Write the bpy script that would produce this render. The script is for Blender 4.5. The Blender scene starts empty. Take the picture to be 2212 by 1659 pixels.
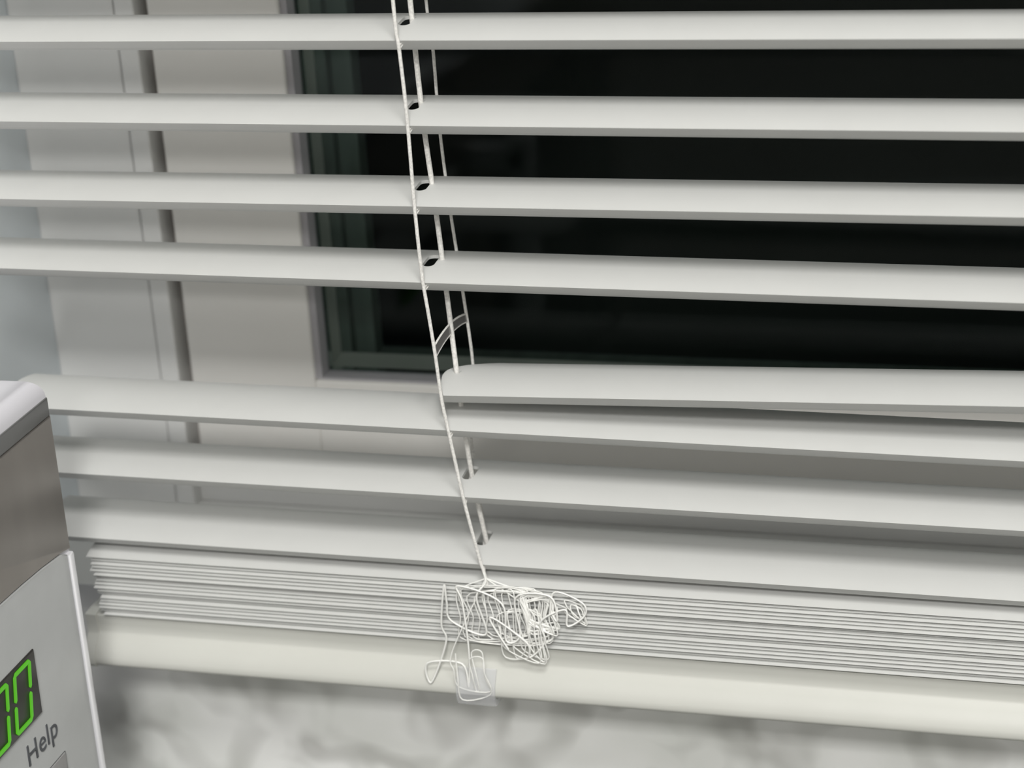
import bpy, bmesh, math, random
from mathutils import Matrix, Vector
random.seed(7)
sc = bpy.context.scene
COL = sc.collection
mm = 0.001

# ------------------------------------------------------------------ camera
cam = bpy.data.cameras.new('camera')
cam.lens = 71.61; cam.sensor_width = 36.0; cam.sensor_fit = 'HORIZONTAL'
cam.clip_start = 0.01; cam.clip_end = 50
camo = bpy.data.objects.new('camera', cam); COL.objects.link(camo)
right = Vector((0.96647837, 0.25044391, -0.05654568))
down = Vector((0.04078843, -0.36721117, -0.92924284))
fwd = Vector((-0.25348741, 0.8957867, -0.36511687))
M = Matrix((right, -down, -fwd)).transposed().to_4x4()
M.translation = Vector((0.15836315, -0.48025068, 0.16907938))
camo.matrix_world = M
cam.dof.use_dof = True; cam.dof.focus_distance = 0.530; cam.dof.aperture_fstop = 13.0
sc.camera = camo

# ------------------------------------------------------------------ world, lamps, exposure
w = bpy.data.worlds.new('night'); sc.world = w; w.use_nodes = True
w.node_tree.nodes['Background'].inputs[0].default_value = (0.5, 0.6, 0.7, 1)
w.node_tree.nodes['Background'].inputs[1].default_value = 0.01
def area(name, loc, target, size, power, color):
    l = bpy.data.lights.new(name, 'AREA'); l.shape = 'SQUARE'; l.size = size; l.energy = power; l.color = color
    o = bpy.data.objects.new(name, l); COL.objects.link(o); o.location = loc
    o.rotation_euler = (Vector(target) - Vector(loc)).to_track_quat('-Z', 'Y').to_euler()
    return o
WHITE = (1.0, 0.99, 0.965)
area('ceiling_lamp_light', (0.45, -0.88, 1.17), (0.45, -0.88, 0), 0.42, 11.5, WHITE)
area('added_middle_light', (0.45, -1.62, 1.17), (0.40, -1.2, 0), 0.30, 19.5, WHITE)  # added unseen source, placed to cast the shadow band under the rail
area('added_far_fill_light', (0.45, -2.25, 0.98), (0.35, -1.2, 0), 0.45, 6, WHITE)  # added unseen fill, low enough to brighten the window frame
vs = sc.view_settings
vs.view_transform = 'Standard'; vs.look = 'None'; vs.gamma = 1.0; vs.use_curve_mapping = False
vs.exposure = 0.43

# ------------------------------------------------------------------ materials
def mat(name, color, rough=0.5, metal=0.0, spec=0.5, emit=None, estr=0.0):
    m = bpy.data.materials.new(name); m.use_nodes = True
    b = m.node_tree.nodes['Principled BSDF']
    b.inputs['Base Color'].default_value = (*color, 1)
    b.inputs['Roughness'].default_value = rough; b.inputs['Metallic'].default_value = metal
    b.inputs['Specular IOR Level'].default_value = spec
    if emit:
        b.inputs['Emission Color'].default_value = (*emit, 1); b.inputs['Emission Strength'].default_value = estr
    return m
def noisy(m, scale, amount, stretch=(1, 1, 1), bump=0.0, detail=3):
    nt = m.node_tree; b = nt.nodes['Principled BSDF']
    tc = nt.nodes.new('ShaderNodeTexCoord'); mp = nt.nodes.new('ShaderNodeMapping'); mp.inputs['Scale'].default_value = stretch
    n = nt.nodes.new('ShaderNodeTexNoise'); n.inputs['Scale'].default_value = scale; n.inputs['Detail'].default_value = detail
    nt.links.new(tc.outputs['Object'], mp.inputs[0]); nt.links.new(mp.outputs[0], n.inputs['Vector'])
    c = b.inputs['Base Color'].default_value[:3]
    r = nt.nodes.new('ShaderNodeValToRGB')
    r.color_ramp.elements[0].position = 0.3; r.color_ramp.elements[1].position = 0.7
    r.color_ramp.elements[0].color = (*[x*(1-amount) for x in c], 1); r.color_ramp.elements[1].color = (*[min(1, x*(1+amount)) for x in c], 1)
    nt.links.new(n.outputs['Fac'], r.inputs[0]); nt.links.new(r.outputs[0], b.inputs['Base Color'])
    if bump:
        bp = nt.nodes.new('ShaderNodeBump'); bp.inputs['Strength'].default_value = bump; bp.inputs['Distance'].default_value = 0.0005
        nt.links.new(n.outputs['Fac'], bp.inputs['Height']); nt.links.new(bp.outputs[0], b.inputs['Normal'])
    return m
M_SLAT = noisy(mat('white_vinyl_slat', (0.63, 0.635, 0.62), 0.5, spec=0.3), 60, 0.015)
M_RAIL = noisy(mat('cream_vinyl_rail', (0.55, 0.553, 0.515), 0.45, spec=0.35), 60, 0.015)
M_CORD = noisy(mat('braided_white_cord', (0.73, 0.72, 0.69), 0.8, spec=0.2), 1500, 0.18, bump=0.4)
M_FRAY = mat('frayed_white_thread', (0.88, 0.88, 0.85), 0.7, spec=0.2)
M_FRAME = noisy(mat('white_window_vinyl', (0.84, 0.84, 0.825), 0.45, spec=0.3), 25, 0.02)
M_GROOVE = mat('brown_groove_strip', (0.25, 0.22, 0.195), 0.8, spec=0.1)
M_SEAL = mat('grey_glazing_seal', (0.42, 0.41, 0.43), 0.6)
M_OUTER = noisy(mat('grey_green_outer_frame', (0.115, 0.138, 0.128), 0.6, spec=0.2), 30, 0.15, (6, 1, 1))
M_WALL = noisy(mat('grey_white_wall_paint', (0.78, 0.83, 0.86), 0.7, spec=0.2), 40, 0.02)
M_ROOM = noisy(mat('warm_white_room_paint', (0.62, 0.605, 0.58), 0.8, spec=0.2), 3, 0.03)
M_FLOOR = noisy(mat('grey_floor_tile', (0.16, 0.15, 0.14), 0.5), 4, 0.1)
M_SILVER = noisy(mat('silver_painted_plastic', (0.50, 0.51, 0.51), 0.42, metal=0.15), 90, 0.03)
M_STEEL = noisy(mat('brushed_grey_steel', (0.35, 0.325, 0.305), 0.38, metal=0.75), 40, 0.12, (1, 1, 0.3))
M_TOP = mat('glossy_white_casing', (0.72, 0.71, 0.75), 0.3)
M_BEVEL = mat('dark_grey_edge', (0.20, 0.20, 0.20), 0.4, metal=0.2)
M_EDGE = mat('edge_highlight_and_handle', (0.85, 0.85, 0.88), 0.25, metal=0.3)  # whiter tone for the painted panel edge highlight; also the door handle
M_DISP = mat('black_display_glass', (0.03, 0.027, 0.025), 0.35, spec=0.3)
M_DIGIT = mat('green_lit_segment', (0.02, 0.1, 0.0), 0.5, emit=(0.085, 0.42, 0.014), estr=0.62)
M_INK = mat('dark_grey_print', (0.085, 0.09, 0.10), 0.6)
M_BUTTON = mat('grey_rubber_button', (0.33, 0.325, 0.325), 0.5)
M_LINE = mat('dark_button_gap', (0.05, 0.055, 0.055), 0.6)
M_DARK = mat('black_door_glass', (0.015, 0.015, 0.017), 0.15)
M_NIGHT = noisy(mat('dark_backdrop_and_counter', (0.05, 0.056, 0.052), 0.9, spec=0.05), 3, 0.4)  # dark tone of the added outdoor backdrop, shared with the countertop

def glass_mat():
    m = bpy.data.materials.new('window_glass'); m.use_nodes = True; nt = m.node_tree
    for n in list(nt.nodes): nt.nodes.remove(n)
    out = nt.nodes.new('ShaderNodeOutputMaterial'); mix = nt.nodes.new('ShaderNodeMixShader')
    tr = nt.nodes.new('ShaderNodeBsdfTransparent'); gl = nt.nodes.new('ShaderNodeBsdfGlossy'); fr = nt.nodes.new('ShaderNodeFresnel')
    tr.inputs[0].default_value = (0.86, 0.90, 0.88, 1); gl.inputs['Roughness'].default_value = 0.02; gl.inputs[0].default_value = (0.8, 0.85, 0.85, 1)
    fr.inputs['IOR'].default_value = 1.2
    nt.links.new(fr.outputs[0], mix.inputs[0]); nt.links.new(tr.outputs[0], mix.inputs[1]); nt.links.new(gl.outputs[0], mix.inputs[2])
    nt.links.new(mix.outputs[0], out.inputs[0]); return m
M_GLASS = glass_mat()
def clear_mat(name, tint, fac):
    m = bpy.data.materials.new(name); m.use_nodes = True; nt = m.node_tree; b = nt.nodes['Principled BSDF']
    b.inputs['Base Color'].default_value = (*tint, 1); b.inputs['Roughness'].default_value = 0.35
    mix = nt.nodes.new('ShaderNodeMixShader'); tr = nt.nodes.new('ShaderNodeBsdfTransparent'); mix.inputs[0].default_value = fac
    nt.links.new(tr.outputs[0], mix.inputs[1]); nt.links.new(b.outputs[0], mix.inputs[2])
    nt.links.new(mix.outputs[0], nt.nodes['Material Output'].inputs[0]); return m
M_CLIP = clear_mat('clear_plastic_clip', (0.75, 0.76, 0.78), 0.3)
M_RUNG = clear_mat('thin_grey_rung_tape', (0.22, 0.215, 0.21), 0.5)

def marble_mat():
    m = mat('grey_veined_marble', (0.6, 0.6, 0.58), 0.35, spec=0.3); nt = m.node_tree; b = nt.nodes['Principled BSDF']
    tc = nt.nodes.new('ShaderNodeTexCoord')
    n1 = nt.nodes.new('ShaderNodeTexNoise'); n1.inputs['Scale'].default_value = 55; n1.inputs['Detail'].default_value = 1.2; n1.inputs['Distortion'].default_value = 0.5
    n2 = nt.nodes.new('ShaderNodeTexNoise'); n2.inputs['Scale'].default_value = 28; n2.inputs['Detail'].default_value = 2
    for n in (n1, n2): nt.links.new(tc.outputs['Object'], n.inputs['Vector'])
    r1 = nt.nodes.new('ShaderNodeValToRGB'); e = r1.color_ramp.elements
    e[0].position = 0.32; e[0].color = (0.63, 0.63, 0.61, 1); e[1].position = 0.54; e[1].color = (0.90, 0.905, 0.885, 1)
    r2 = nt.nodes.new('ShaderNodeValToRGB'); e = r2.color_ramp.elements
    e[0].position = 0.35; e[0].color = (0.86, 0.87, 0.85, 1); e[1].position = 0.6; e[1].color = (1, 1, 1, 1)
    mx = nt.nodes.new('ShaderNodeMixRGB'); mx.blend_type = 'MULTIPLY'; mx.inputs[0].default_value = 1
    nt.links.new(n1.outputs['Fac'], r1.inputs[0]); nt.links.new(n2.outputs['Fac'], r2.inputs[0])
    nt.links.new(r1.outputs[0], mx.inputs[1]); nt.links.new(r2.outputs[0], mx.inputs[2]); nt.links.new(mx.outputs[0], b.inputs['Base Color'])
    return m
M_MARBLE = marble_mat()

# ------------------------------------------------------------------ helpers
def link(name, me, m=None, parent=None, loc=(0, 0, 0), kind=None):
    if m is not None and not me.materials: me.materials.append(m)
    o = bpy.data.objects.new(name, me); COL.objects.link(o)
    if parent is not None:
        o.parent = parent; o.location = Vector(loc) - ORIG[parent.name]
    else: o.location = loc
    ORIG[o.name] = Vector(loc)
    if kind: o['kind'] = kind
    return o
ORIG = {}
def empty(name, loc, label, cat):
    o = bpy.data.objects.new(name, None); COL.objects.link(o); o.location = loc; ORIG[o.name] = Vector(loc)
    o.empty_display_size = 0.02; o['label'] = label; o['category'] = cat; return o
def finish(bm, name, smooth=None):
    bmesh.ops.recalc_face_normals(bm, faces=bm.faces[:])
    me = bpy.data.meshes.new(name); bm.to_mesh(me); bm.free()
    if smooth is not None:
        me.shade_smooth(); me.set_sharp_from_angle(angle=math.radians(smooth))
    return me
def bx(bm, x0, x1, y0, y1, z0, z1, bevel=0.0, seg=2):
    r = bmesh.ops.create_cube(bm, size=1.0)
    vs_ = r['verts']
    for v in vs_:
        v.co = Vector(((x0+x1)/2 + v.co.x*(x1-x0), (y0+y1)/2 + v.co.y*(y1-y0), (z0+z1)/2 + v.co.z*(z1-z0)))
    if bevel:
        es = list({e for v in vs_ for e in v.link_edges})
        bmesh.ops.bevel(bm, geom=es, offset=bevel, segments=seg, profile=0.5, affect='EDGES')
def boxes(name, lst, bevel=0.0, seg=2, smooth=None):
    bm = bmesh.new()
    for b in lst: bx(bm, *b, bevel=bevel, seg=seg)
    return finish(bm, name, smooth)
def catmull(P, k=6):
    P = [Vector(p) for p in P]; out = []
    for i in range(len(P)-1):
        a = P[max(i-1, 0)]; b = P[i]; c = P[i+1]; d = P[min(i+2, len(P)-1)]
        for j in range(k):
            t = j/k
            out.append(0.5*((2*b) + (c-a)*t + (2*a-5*b+4*c-d)*t*t + (3*b-a-3*c+d)*t**3))
    out.append(P[-1]); return out
def tube(bm, pts, r, n=8, flat=1.0):
    rings = []; prev = None
    for i, p in enumerate(pts):
        t = (pts[min(i+1, len(pts)-1)] - pts[max(i-1, 0)]).normalized()
        if prev is None:
            u = t.cross(Vector((0, 1, 0)));  u = u if u.length > 1e-3 else t.cross(Vector((1, 0, 0)))
        else: u = prev - t*prev.dot(t)
        u.normalize(); prev = u; v = t.cross(u)
        rings.append([bm.verts.new(p + r*(math.cos(a)*u + flat*math.sin(a)*v)) for a in [2*math.pi*k/n for k in range(n)]])
    for A, B in zip(rings, rings[1:]):
        for k in range(n): bm.faces.new((A[k], A[(k+1) % n], B[(k+1) % n], B[k]))
    bm.faces.new(rings[0]); bm.faces.new(rings[-1])
def prism_x(bm, prof, x0, x1, endfun=None):
    """closed (y, z) outline extruded along X"""
    A = [bm.verts.new((x0 + (endfun(y) if endfun else 0), y, z)) for y, z in prof]
    B = [bm.verts.new((x1, y, z)) for y, z in prof]
    n = len(prof)
    for k in range(n): bm.faces.new((A[k], A[(k+1) % n], B[(k+1) % n], B[k]))
    bm.faces.new(A); bm.faces.new(B)
def cut_holes(me, slots):
    """slots: (x, y, half width, half length) through the slat; returns a new mesh"""
    o = bpy.data.objects.new('tmp', me); COL.objects.link(o)
    bm = bmesh.new()
    for x, y, hw, hl in slots:
        ring = []
        for k in range(20):
            a = 2*math.pi*k/20; s = math.sin(a)
            ring.append((x + hw*math.cos(a), y + (hl-hw)*(1 if s >= 0 else -1) + hw*s))
        lo = [bm.verts.new((a, b, -0.02)) for a, b in ring]; hi = [bm.verts.new((a, b, 0.02)) for a, b in ring]
        for k in range(20): bm.faces.new((lo[k], lo[(k+1) % 20], hi[(k+1) % 20], hi[k]))
        bm.faces.new(lo); bm.faces.new(hi)
    cm = finish(bm, 'cutter'); c = bpy.data.objects.new('cutter', cm); COL.objects.link(c)
    md = o.modifiers.new('b', 'BOOLEAN'); md.operation = 'DIFFERENCE'; md.object = c; md.solver = 'EXACT'
    bpy.context.view_layer.update()
    dg = bpy.context.evaluated_depsgraph_get()
    res = bpy.data.meshes.new_from_object(o.evaluated_get(dg))
    bpy.data.objects.remove(o); bpy.data.objects.remove(c)
    res.shade_smooth(); res.set_sharp_from_angle(angle=math.radians(32)); return res

# ------------------------------------------------------------------ room shell
RX0, RX1, RY0, RZ0, RZ1 = -1.1, 1.7, -2.5, -1.2, 1.2
WF, WB = 0.030, 0.130            # window wall, room face and outer face
OX0, OX1, OZ0, OZ1 = -0.1585, 0.400, -0.112, 0.300
link('wall_back', boxes('wall_back', [(RX0, OX0, WF, WB, RZ0, RZ1), (OX1, RX1, WF, WB, RZ0, RZ1),
     (OX0, OX1, WF, WB, OZ1, RZ1), (OX0, OX1, WF, WB, RZ0, -0.302)]), M_WALL, kind='structure')
link('wall_left', boxes('wall_left', [(RX0-0.1, RX0, RY0, WB, RZ0, RZ1)]), M_ROOM, kind='structure')
link('wall_right', boxes('wall_right', [(RX1, RX1+0.1, RY0, WB, RZ0, RZ1)]), M_ROOM, kind='structure')
link('wall_front', boxes('wall_front', [(RX0-0.1, RX1+0.1, RY0-0.1, RY0, RZ0, RZ1)]), M_ROOM, kind='structure')
link('floor', boxes('floor', [(RX0-0.1, RX1+0.1, RY0-0.1, WB, RZ0-0.1, RZ0)]), M_FLOOR, kind='structure')
link('ceiling', boxes('ceiling', [(RX0-0.1, RX1+0.1, RY0-0.1, WB, RZ1, RZ1+0.1)]), M_ROOM, kind='structure')
# marble panel under the window and white inner sill on top of it
link('trim_1', boxes('trim_1', [(OX0, OX1, WF, WB, -0.302, OZ0-0.008)]), M_MARBLE, kind='structure')
link('trim_2', boxes('trim_2', [(OX0, OX1, WF, 0.132, OZ0-0.008, OZ0)]), M_FRAME, kind='structure')
link('trim_3', boxes('trim_3', [(RX0, RX1, RY0+1.85, WF, -0.342, -0.302), (RX0, -0.46, RY0+0.6, RY0+1.85, -0.342, -0.302)]), M_NIGHT, kind='structure')
link('trim_4', boxes('trim_4', [(RX0, RX1, RY0+1.9, WF, RZ0, -0.342), (RX0, -0.5, RY0+0.65, RY0+1.9, RZ0, -0.342)]), M_ROOM, kind='structure')
# night outside: an added dark backdrop some way beyond the glass
link('trim_5', boxes('trim_5', [(-2.2, 1.6, 0.9, 0.95, -1.2, 1.6)]), M_NIGHT, kind='structure')

# ------------------------------------------------------------------ sliding window
win = bpy.data.objects.new('window_1', None); COL.objects.link(win); win['kind'] = 'structure'
win.location = (0.12, 0.11, OZ0); ORIG['window_1'] = Vector(win.location); win.empty_display_size = 0.02
Y0 = 0.090
link('outer_frame', boxes('outer_frame', [(OX0, -0.1225, Y0, 0.130, OZ0, OZ1), (-0.1219, -0.1155, Y0-0.0008, 0.130, OZ0, OZ1),
     (OX1-0.045, OX1, Y0, 0.130, OZ0, OZ1), (-0.1155, OX1-0.045, Y0, 0.130, OZ1-0.03, OZ1), (-0.1155, OX1-0.045, Y0+0.004, 0.130, OZ0, OZ0+0.010)], 0.0006, 2), M_FRAME, win, win.location)
for o in (bpy.data.objects['outer_frame'],): o.data.transform(Matrix.Translation(-Vector(win.location)))
def wpart(name, lst, m, bevel=0.0, parent=win):
    me = boxes(name, lst, bevel, 2); me.transform(Matrix.Translation(-Vector(win.location)))
    o = link(name, me, m, win, win.location)
    return o
wpart('groove_strip', [(-0.1155, -0.1105, Y0+0.009, 0.126, OZ0+0.010, OZ1-0.03)], M_GROOVE)  # brown strip at the bottom of the groove between frame and sash
M_SASH = noisy(mat('warm_white_sash_vinyl', (0.83, 0.815, 0.78), 0.45, spec=0.3), 25, 0.02)
wpart('sash', [(-0.1118, -0.0690, Y0+0.001, 0.118, -0.101, 0.268), (-0.0690, 0.350, Y0+0.001, 0.118, -0.101, -0.0655),
               (-0.0690, 0.350, Y0+0.001, 0.118, 0.235, 0.268), (0.312, 0.350, Y0+0.001, 0.118, -0.0655, 0.235)], M_SASH, 0.0007)
wpart('glazing_seal', [(-0.0690, -0.0668, Y0+0.0025, 0.100, -0.0655, 0.235), (-0.0668, 0.312, Y0+0.0025, 0.100, -0.0655, -0.0648)], M_SEAL)
wpart('glass_pane', [(-0.0668, 0.312, 0.0985, 0.1025, -0.0648, 0.235)], M_GLASS)
wpart('outer_grille_frame', [(-0.090, -0.0655, 0.118, 0.126, -0.110, 0.29), (-0.0655, -0.0585, 0.122, 0.130, -0.110, 0.29),
      (-0.0585, 0.312, 0.122, 0.130, -0.110, -0.0675), (-0.0655, 0.312, 0.118, 0.126, -0.110, -0.0760)], M_OUTER, 0.0005)

# ------------------------------------------------------------------ window blind
B = empty('window_blind', (0.12, 0.0125, -0.1208), 'white horizontal slat blind with one broken slat hanging over the dark window', 'blind')
SH = 1.9*mm
def top(y, h=SH): t = y/0.025; return 4*h*t*(1-t)
def profile(h=SH, lip=3.5*mm, th=0.9*mm):
    N = 14
    P = [(0.025*k/N, top(0.025*k/N, h)) for k in range(N, -1, -1)]          # back to front along the top
    P += [(0.0003, -0.0004), (0.0011, -lip*0.34), (0.0021, -lip*0.64), (0.0031, -lip*0.88), (0.0039, -lip), (0.0042, -lip*0.9), (0.0030, -lip*0.6), (0.0034, -th*0.7)]
    P += [(0.025*k/N, top(0.025*k/N, h)-th) for k in range(4, N+1)]
    return P
def flat_profile(h=SH, th=0.66*mm):
    N = 12
    P = [(0.025*k/N, top(0.025*k/N, h)) for k in range(N, -1, -1)] + [(0.0004, -th*0.5), (0.0010, -th*0.75)]
    P += [(0.025*k/N, top(0.025*k/N, h)-th) for k in range(1, N+1)]
    return P
XL, XR = -0.135, 0.420
LX2 = 0.260                                   # second ladder, to the right
bm = bmesh.new(); prism_x(bm, profile(), XL, XR)
ME_SLAT = cut_holes(finish(bm, 'slat'), [(-0.0014, 0.0122, 0.0017, 0.0043), (LX2-0.0006, 0.0128, 0.0019, 0.0062)])
bm = bmesh.new(); prism_x(bm, flat_profile(), XL+0.015, XR-0.006)
ME_STACK = finish(bm, 'stacked_slat', 32)
def end_a(y):
    K = [(-0.001, 3.4), (0, 3.3), (0.003, 1.9), (0.006, 0.9), (0.011, 0.1), (0.014, 0.4), (0.017, 1.7), (0.020, 4.6), (0.022, 7.5), (0.0251, 12)]
    for (a, p), (b, q) in zip(K, K[1:]):
        if a <= y <= b: return (p+(q-p)*(y-a)/(b-a))*mm
    return K[-1][1]*mm
bm = bmesh.new(); prism_x(bm, profile(), 0.0, XR, end_a)
ME_BROKEN = cut_holes(finish(bm, 'broken_slat'), [(0.0038, 0.0128, 0.0009, 0.0012), (LX2+0.002, 0.0128, 0.0019, 0.0062)])
for m_ in (ME_SLAT, ME_BROKEN):
    m_.materials.clear(); m_.materials.append(M_SLAT)
ME_STACK.materials.append(M_SLAT)
bm = bmesh.new(); prism_x(bm, profile(), XL, XR)
ME_WHOLE = cut_holes(finish(bm, 'slat'), [(LX2-0.0006, 0.0128, 0.0019, 0.0062)])
ME_WHOLE.materials.clear(); ME_WHOLE.materials.append(M_SLAT)

# height at x=0 (mm), slope dz/dx, tilt (deg, back edge up), sideways shift (mm)
SL = [(64.6, 0.0008, 4.2, -1.3), (42.8, -0.0015, 4.2, -0.7), (21.5, 0.0014, 2.2, -0.3), (0.8, -0.0048, 1.6, 0.3),
      (-40.85, -0.0057, 0.3, 4.4), (-60.35, -0.0038, 0.3, 7.0), (-80.5, -0.0026, 2.2, 9.8)]
for k in range(1, 11): SL.insert(0, (64.6+21.6*k, 0.0008, 4.2, -1.3-0.2*k))
def slat_obj(name, me, z, slope, tilt, dx):
    o = link(name, me, None, B, (dx*mm, 0, z*mm))
    o.rotation_euler = (math.radians(tilt), -math.atan(slope), 0); return o
for z, s, t, dx in SL: slat_obj('slat', ME_WHOLE if dx == 4.4 else ME_SLAT, z, s, t, dx)
br = slat_obj('broken_slat', ME_BROKEN, -30.9, 0.0255, -0.4, 0)
br['label'] = 'white slat snapped off at the cord, lying low out of its place'
NST = 18
for k in range(NST):
    z = -104.8 + k*1.06
    slat_obj('slat', ME_STACK, z, -0.0008*k/NST + random.uniform(-.0006, .0006), random.uniform(-0.5, 0.7), 14.0 - k*0.16 + random.uniform(-.7, .7)).location.y += random.uniform(-0.0006, 0.0009)
# bottom rail: upright back part and a flared rounded front lip
RP = [(0.0250, -0.1058), (0.0030, -0.1055), (0.0006, -0.1058), (0.0010, -0.1085), (0.0013, -0.1110), (0.0009, -0.1118), (-0.0008, -0.1132), (-0.0026, -0.1152),
      (-0.0037, -0.1174), (-0.0040, -0.1190), (-0.0036, -0.1200), (-0.0026, -0.1206), (0.0, -0.1208), (0.0250, -0.1208)]
bm = bmesh.new(); prism_x(bm, RP, -0.1095, XR+0.012); me = finish(bm, 'bottom_rail', 50)
me.transform(Matrix.Translation(-Vector((0.12, 0.0125, -0.1208))))
link('bottom_rail', me, M_RAIL, B, B.location)
bm = bmesh.new()
prism_x(bm, [(y+(0.0004 if y > 0.01 else -0.0005), z+(0.0003 if z > -0.11 else -0.0002)) for y, z in RP], -0.1122, -0.1088)
me = finish(bm, 'rail_end_cap', 50); me.transform(Matrix.Translation(-Vector(B.location)))
link('rail_end_cap', me, M_RAIL, B, B.location)
# head rail, above the picture
me = boxes('head_rail', [(-0.128, 0.425, -0.001, 0.0285, 0.300, 0.326)], 0.001); me.transform(Matrix.Translation(-Vector(B.location)))
link('head_rail', me, M_SLAT, B, B.location)

# cords
def cord(name, pts, r, parent=B, m=M_CORD, k=6, label=None):
    bm = bmesh.new(); tube(bm, catmull([Vector(p)*mm for p in pts], k), r*mm, 8)
    me = finish(bm, name, 60); me.transform(Matrix.Translation(-Vector(B.location)))
    o = link(name, me, m, parent, B.location)
    if label: o['label'] = label
    return o
FR = [(-3.6, 301), (-2.6, 150), (-1.9, 74.9), (-1.3, 63.3), (-0.6, 45.5), (-0.4, 21.2), (0.2, 3.0), (1.2, -8), (2.1, -18.2), (3.0, -31.4), (4.3, -41), (5.6, -50.1), (7.2, -61), (10.3, -77.5), (11.4, -82), (12.2, -86)]
BK = [(-3.6, 301), (-2.4, 120), (-1.8, 69.6), (-0.9, 57.4), (-0.6, 35), (0.7, 13.2), (2.6, -9.2), (4.2, -32.3), (3.0, -47), (2.2, -55), (3.6, -74.8), (5.0, -86)]
LF = [(-4.5, 301), (-2.6, 100), (-1.9, 72.3), (-1.2, 49.5), (-0.7, 38.5), (0.8, 17.3), (2.1, -4.6), (3.4, -28.5), (4.5, -45), (6.0, -62), (9, -82), (12, -104)]
def interp(T, z):
    for (a, p), (b, q) in zip(T, T[1:]):
        if q <= z <= p: return a+(b-a)*(z-p)/(q-p)
    return T[-1][0]
for off in (0, LX2*1000):
    f_ = [(x+off, -0.85, z) for x, z in FR]; b_ = [(x+off, 26.0, z) for x, z in BK]
    cord('ladder_cord', f_, 0.5)
    cord('ladder_cord', b_, 0.45)
    cord('lift_cord', [(x+off, 12.9, z) for x, z in LF], 0.72)
# ladder rungs: a pair of thin threads with tape between; each carries a slat
def rung(zf, zb, bow, off, tape, parent=B):
    xf = interp(FR, zf)+off; xb = interp(BK, zb)+off
    N = 10; up = []; lo = []
    for k in range(N+1):
        t = k/N; y = -0.6+26.4*t; x = xf+(xb-xf)*t; z = zf+(zb-zf)*t+bow*4*t*(1-t)
        up.append(Vector((x, y, z))*mm); lo.append(Vector((x+0.3, y, z-tape*(1-0.25*t)))*mm)
    bm = bmesh.new(); tube(bm, up, 0.28*mm, 6); tube(bm, lo, 0.2*mm, 6)
    me = finish(bm, 'rung', 60); me.transform(Matrix.Translation(-Vector(B.location)))
    o = link('rung', me, M_CORD, parent, B.location)
    if tape > 1.5:
        bm = bmesh.new()
        U = [bm.verts.new(p) for p in up]; L = [bm.verts.new(p) for p in lo]
        U2 = [bm.verts.new(p+Vector((0.15*mm, 0, 0))) for p in up]; L2 = [bm.verts.new(p+Vector((0.15*mm, 0, 0))) for p in lo]
        for k in range(N):
            bm.faces.new((U[k], U[k+1], L[k+1], L[k])); bm.faces.new((U2[k], U2[k+1], L2[k+1], L2[k]))
        me = finish(bm, 'rung_tape', 60); me.transform(Matrix.Translation(-Vector(B.location)))
        t_ = link('rung_tape', me, M_RUNG, o, B.location)
    return o
for off in (0, LX2*1000):
    for z, s, t, dx in SL:
        rung(z-1.2, z+math.tan(math.radians(t))*26-1.3, 0.6, off, 0.5)
e_r = rung(-16.6, -17.0, 1.7, 0, 3.0); e_r['label'] = 'empty ladder rung left bare by the missing slat end'
rung(-19.5, -20.0, 0.6, LX2*1000, 0.5)

# bunched slack cord in front of the stacked slats
ST = [[(0.7, -85.5), (1.0, -91.1), (1.8, -96.8)], [(4.6, -85.8), (5.5, -90.8), (6.5, -105.2)], [(-1.0, -97.8), (-0.1, -103.5)], [(9.6, -89.1), (11.5, -100.4)],
      [(20.8, -88.2), (21.5, -99.6)], [(30.7, -86.8), (32.2, -94.4)], [(34.6, -90.7), (35.1, -95.6)], [(39.4, -88.5), (39.8, -92.4)], [(27.6, -94.8), (28.3, -101.2)],
      [(23.3, -101.6), (23.7, -106.6)], [(13.2, -94.5), (17.9, -104.2)], [(16.8, -89.9), (17.4, -101.4)], [(25.4, -87.9), (26.9, -95.6)], [(32.0, -85.7), (30.5, -90.9)],
      [(-6.0, -110.6), (-5.1, -116.5)], [(4.2, -109.8), (5.7, -117.0)]]
def snake(order, y):
    P = []
    for n, k in enumerate(order):
        s = ST[k] if n % 2 == 0 else ST[k][::-1]
        for j, (x, z) in enumerate(s):
            dy = 0 if j not in (0, len(s)-1) else random.uniform(-0.5, 0.5)
            P.append((x, y+dy, z))
    return P
bm = bmesh.new()
A1 = [(11.4, -1.0, -82), (12.0, -2.0, -85)] + snake([3, 0, 2, 14, 15, 1, 11, 4, 5, 13, 7, 6, 8, 9, 10], -3.6)
tube(bm, catmull([Vector(p)*mm for p in A1], 7), 0.30*mm, 6)
def fray(n, xf, zt, zb, y, r):
    """thread folded to and fro in long upright hairpins"""
    P = [(12.0, -1.2, -84)]
    for k in range(n):
        x = xf(k); up = k % 2 == 0; z0 = zt + random.uniform(-1.5, 1.5); z1 = zb(x) + random.uniform(-3, 2)
        a, b = ((x, z0), (x+1.3+random.uniform(-.5, .5), z1))
        if not up: a, b = b, a
        P += [(a[0], y+random.uniform(-.5, .5), a[1]), ((a[0]+b[0])/2+random.uniform(-.4, .4), y-0.5+random.uniform(-.4, .4), (a[1]+b[1])/2), (b[0], y+random.uniform(-.5, .5), b[1])]
    tube(bm, catmull([Vector(p)*mm for p in P], 5), r*mm, 6)
fray(30, lambda k: 31-9.5*abs(math.sin(k*2.1)), -88.6, lambda x: -96.5, -2.9, 0.20)
fray(26, lambda k: 4+24*abs(math.sin(k*1.37)), -87.0, lambda x: -103.0+0.12*x, -2.2, 0.17)
fray(14, lambda k: 14+13*abs(math.sin(k*0.9+1)), -93.0, lambda x: -106.0, -2.8, 0.18)
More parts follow.
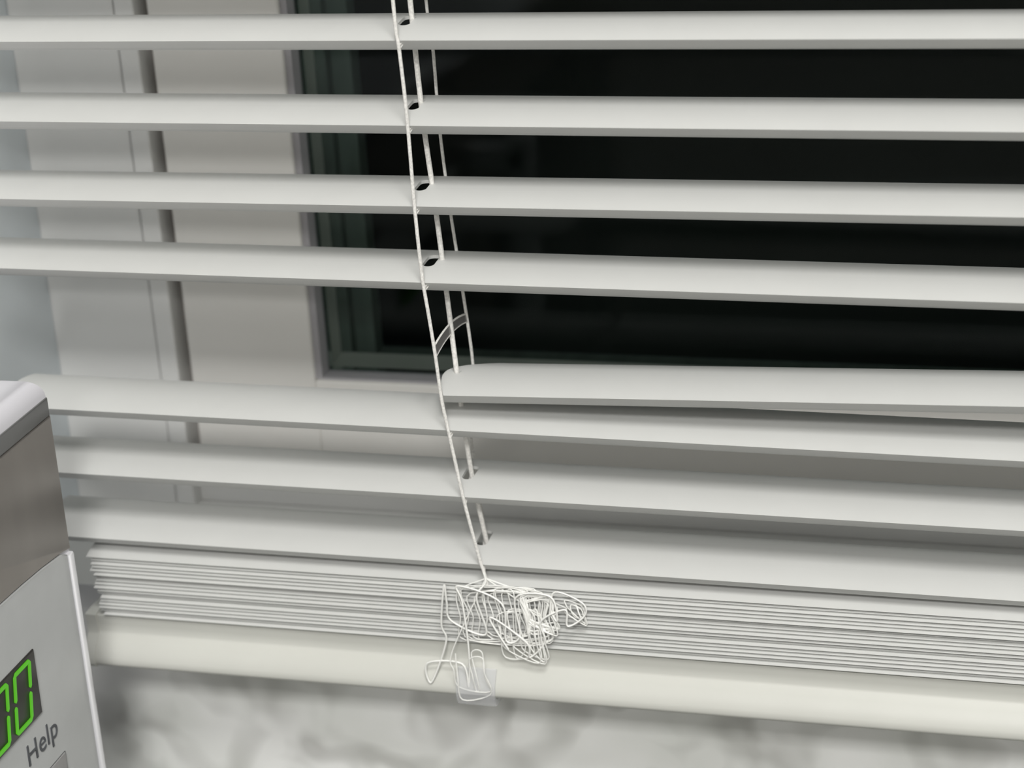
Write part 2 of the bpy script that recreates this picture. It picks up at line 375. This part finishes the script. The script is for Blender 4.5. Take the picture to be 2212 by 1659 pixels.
fray(7, lambda k: 33+6*abs(math.sin(k*1.7)), -89.5, lambda x: -93.5, -2.2, 0.18)
fray(6, lambda k: 2+9*abs(math.sin(k*1.9)), -106.0, lambda x: -118.5, -5.0, 0.17)
me = finish(bm, 'cord_tangle', 60); me.transform(Matrix.Translation(-Vector(B.location)))
ct = link('cord_tangle', me, M_FRAY, B, B.location); ct['label'] = 'messy bunch of slack white cord in front of the stacked slats'
# clear clip on the bottom rail with short cord end
bm = bmesh.new()
CP = [(-0.0016, -0.1120), (-0.0046, -0.1160), (-0.0052, -0.1192), (-0.0040, -0.1226), (0.004, -0.1236), (0.012, -0.1236), (0.012, -0.1212), (-0.0028, -0.1212), (-0.0046, -0.1190), (-0.0038, -0.1162), (-0.0010, -0.1124)]
prism_x(bm, CP, 0.0022, 0.0134); me = finish(bm, 'cord_clip', 40); me.transform(Matrix.Translation(-Vector(B.location)))
cc = link('cord_clip', me, M_CLIP, B, B.location); cc['label'] = 'clear plastic clip wrapped under the bottom rail'

# ------------------------------------------------------------------ microwave oven
MX, MY1, MY0, MZ1, MZ0 = -0.0965, -0.030, -0.500, -0.0175, -0.294
W = empty('microwave_oven', (-0.29, -0.265, -0.302), 'silver and steel microwave oven with green lit clock display beside the blind', 'microwave')
def mpart(name, me, m, parent=W, label=None):
    me.transform(Matrix.Translation(-Vector(W.location))); o = link(name, me, m, parent, W.location)
    if label: o['label'] = label
    return o
# casing: rounded top edge along the front
bm = bmesh.new(); bx(bm, -0.46, MX-0.0006, MY0, MY1, MZ0, MZ1)
bmesh.ops.bevel(bm, geom=[e for e in bm.edges if all(v.co.z > MZ1-1e-5 for v in e.verts)], offset=0.0062, segments=7, profile=0.5, affect='EDGES')
mpart('casing', finish(bm, 'casing', 40), M_TOP, label='glossy white top casing')
def plate(name, yz, x0, x1, m, parent=W, bevel=0.0004, label=None):
    bm = bmesh.new()
    a = [bm.verts.new((x0, y, z)) for y, z in yz]; b = [bm.verts.new((x1, y, z)) for y, z in yz]; n = len(yz)
    for k in range(n): bm.faces.new((a[k], a[(k+1) % n], b[(k+1) % n], b[k]))
    bm.faces.new(a); fb = bm.faces.new(b)
    if bevel: bmesh.ops.bevel(bm, geom=list(fb.edges), offset=bevel, segments=2, profile=0.5, affect='EDGES')
    return mpart(name, finish(bm, name, 40), m, parent, label)
ARCH = [(-0.0300, -0.0682), (-0.0360, -0.0668), (-0.0466, -0.0657), (-0.0580, -0.0650), (-0.0694, -0.0646), (-0.090, -0.0646), (-0.150, -0.0660)]
plate('top_strip', [(MY1, -0.0290), (MY1, -0.0682)] + ARCH[1:] + [(-0.150, -0.0290)], MX-0.003, MX, M_STEEL, label='brownish grey steel strip above the control panel')
plate('edge_bevel', [(MY1, -0.0238), (MY1, -0.0290), (-0.150, -0.0290), (-0.150, -0.0238)], MX-0.003, MX-0.0001, M_BEVEL)
cp = plate('control_panel', [(y-(0.0028 if i == 0 else 0), z-0.0004) for i, (y, z) in enumerate(ARCH)] + [(-0.150, -0.288), (-0.0328, -0.288)], MX-0.003, MX+0.0004, M_SILVER)
plate('edge_highlight', [(-0.0300, -0.0690), (-0.0326, -0.0690), (-0.0326, -0.288), (-0.0300, -0.288)], MX-0.003, MX+0.0010, M_EDGE, bevel=0.0006, label='painted highlight along the edge of the control panel')  # highlight on the panel edge, put in as a whiter strip
dp = plate('clock_display', [(-0.0584, -0.0836), (-0.0590, -0.1022), (-0.1250, -0.1022), (-0.1250, -0.0836)], MX, MX+0.0009, M_DISP, W, 0.0002)
def seg_digit(y1, y0, z1, z0, on):
    """seven segments between y0 (left) and y1 (right)"""
    wd = 0.00105; g = 0.0005; zm = (z0+z1)/2; x0, x1 = MX+0.0008, MX+0.0013
    bars = {'a': (y0+g, y1-g, z1-wd, z1), 'd': (y0+g, y1-g, z0, z0+wd), 'f': (y0, y0+wd, zm+g, z1-g), 'b': (y1-wd, y1, zm+g, z1-g),
            'e': (y0, y0+wd, z0+g, zm-g), 'c': (y1-wd, y1, z0+g, zm-g), 'g': (y0+g, y1-g, zm-wd/2, zm+wd/2)}
    bm = bmesh.new()
    for s in on:
        a, b, c, d = bars[s]; hz = (b-a) > (d-c); h = wd/2
        pts = [(a+h, c), (b-h, c), (b, c+h), (b-h, d), (a+h, d), (a, c+h)] if hz else [(a, c+h), (a+h, c), (b, c+h), (b, d-h), (a+h, d), (a, d-h)]
        pts = [(y+(z-z1)*0.2, z) for y, z in pts]
        lo = [bm.verts.new((x0, y, z)) for y, z in pts]; hi = [bm.verts.new((x1, y, z)) for y, z in pts]
        for k in range(6): bm.faces.new((lo[k], lo[(k+1) % 6], hi[(k+1) % 6], hi[k]))
        bm.faces.new(lo); bm.faces.new(hi)
    return mpart('digit', finish(bm, 'digit'), M_DIGIT, dp)
seg_digit(-0.0612, -0.0704, -0.0846, -0.1012, 'abcdef')
seg_digit(-0.0736, -0.0828, -0.0846, -0.1012, 'abcdef')
# printed word under the display, ending at the right
cu = bpy.data.curves.new('word', 'FONT'); cu.body = 'Help'; cu.size = 0.0088; cu.align_x = 'RIGHT'; cu.extrude = 0.0001; cu.space_character = 1.05
to = bpy.data.objects.new('word', cu); COL.objects.link(to)
to.matrix_world = Matrix(((0, 0, 1, MX+0.0005), (1, 0, 0, -0.0520), (0, 1, 0, -0.1130), (0, 0, 0, 1)))
bpy.context.view_layer.update()
me = bpy.data.meshes.new_from_object(to.evaluated_get(bpy.context.evaluated_depsgraph_get())); me.transform(to.matrix_world); bpy.data.objects.remove(to)
me.name = 'printed_word'; me.materials.clear(); mpart('printed_word', me, M_INK)
plate('button', [(-0.0502, -0.1196), (-0.0502, -0.1330), (-0.085, -0.1330), (-0.085, -0.1196)], MX, MX+0.0006, M_LINE, bevel=0)
plate('button', [(-0.0508, -0.1196), (-0.0508, -0.1324), (-0.0845, -0.1324), (-0.0845, -0.1196)], MX, MX+0.0011, M_BUTTON)
for k in range(3):
    for j in range(2):
        plate('button', [(-0.054-0.042*j, -0.150-0.028*k), (-0.054-0.042*j, -0.165-0.028*k), (-0.087-0.042*j, -0.165-0.028*k), (-0.087-0.042*j, -0.150-0.028*k)], MX, MX+0.0011, M_BUTTON)
dr = plate('door', [(-0.152, -0.0255), (-0.152, -0.288), (-0.497, -0.288), (-0.497, -0.0255)], MX-0.003, MX+0.001, M_STEEL)
plate('door_window', [(-0.195, -0.062), (-0.195, -0.250), (-0.460, -0.250), (-0.460, -0.062)], MX, MX+0.0014, M_DARK, dr)
mpart('door_handle', boxes('door_handle', [(MX, MX+0.028, -0.178, -0.166, -0.075, -0.063), (MX, MX+0.028, -0.178, -0.166, -0.250, -0.238), (MX+0.018, MX+0.030, -0.178, -0.166, -0.255, -0.058)], 0.002), M_EDGE, dr)
for x in (-0.43, -0.13):
    for y in (-0.46, -0.07):
        mpart('foot', boxes('foot', [(x-0.012, x+0.012, y-0.012, y+0.012, -0.302, -0.292)], 0.002), M_LINE)
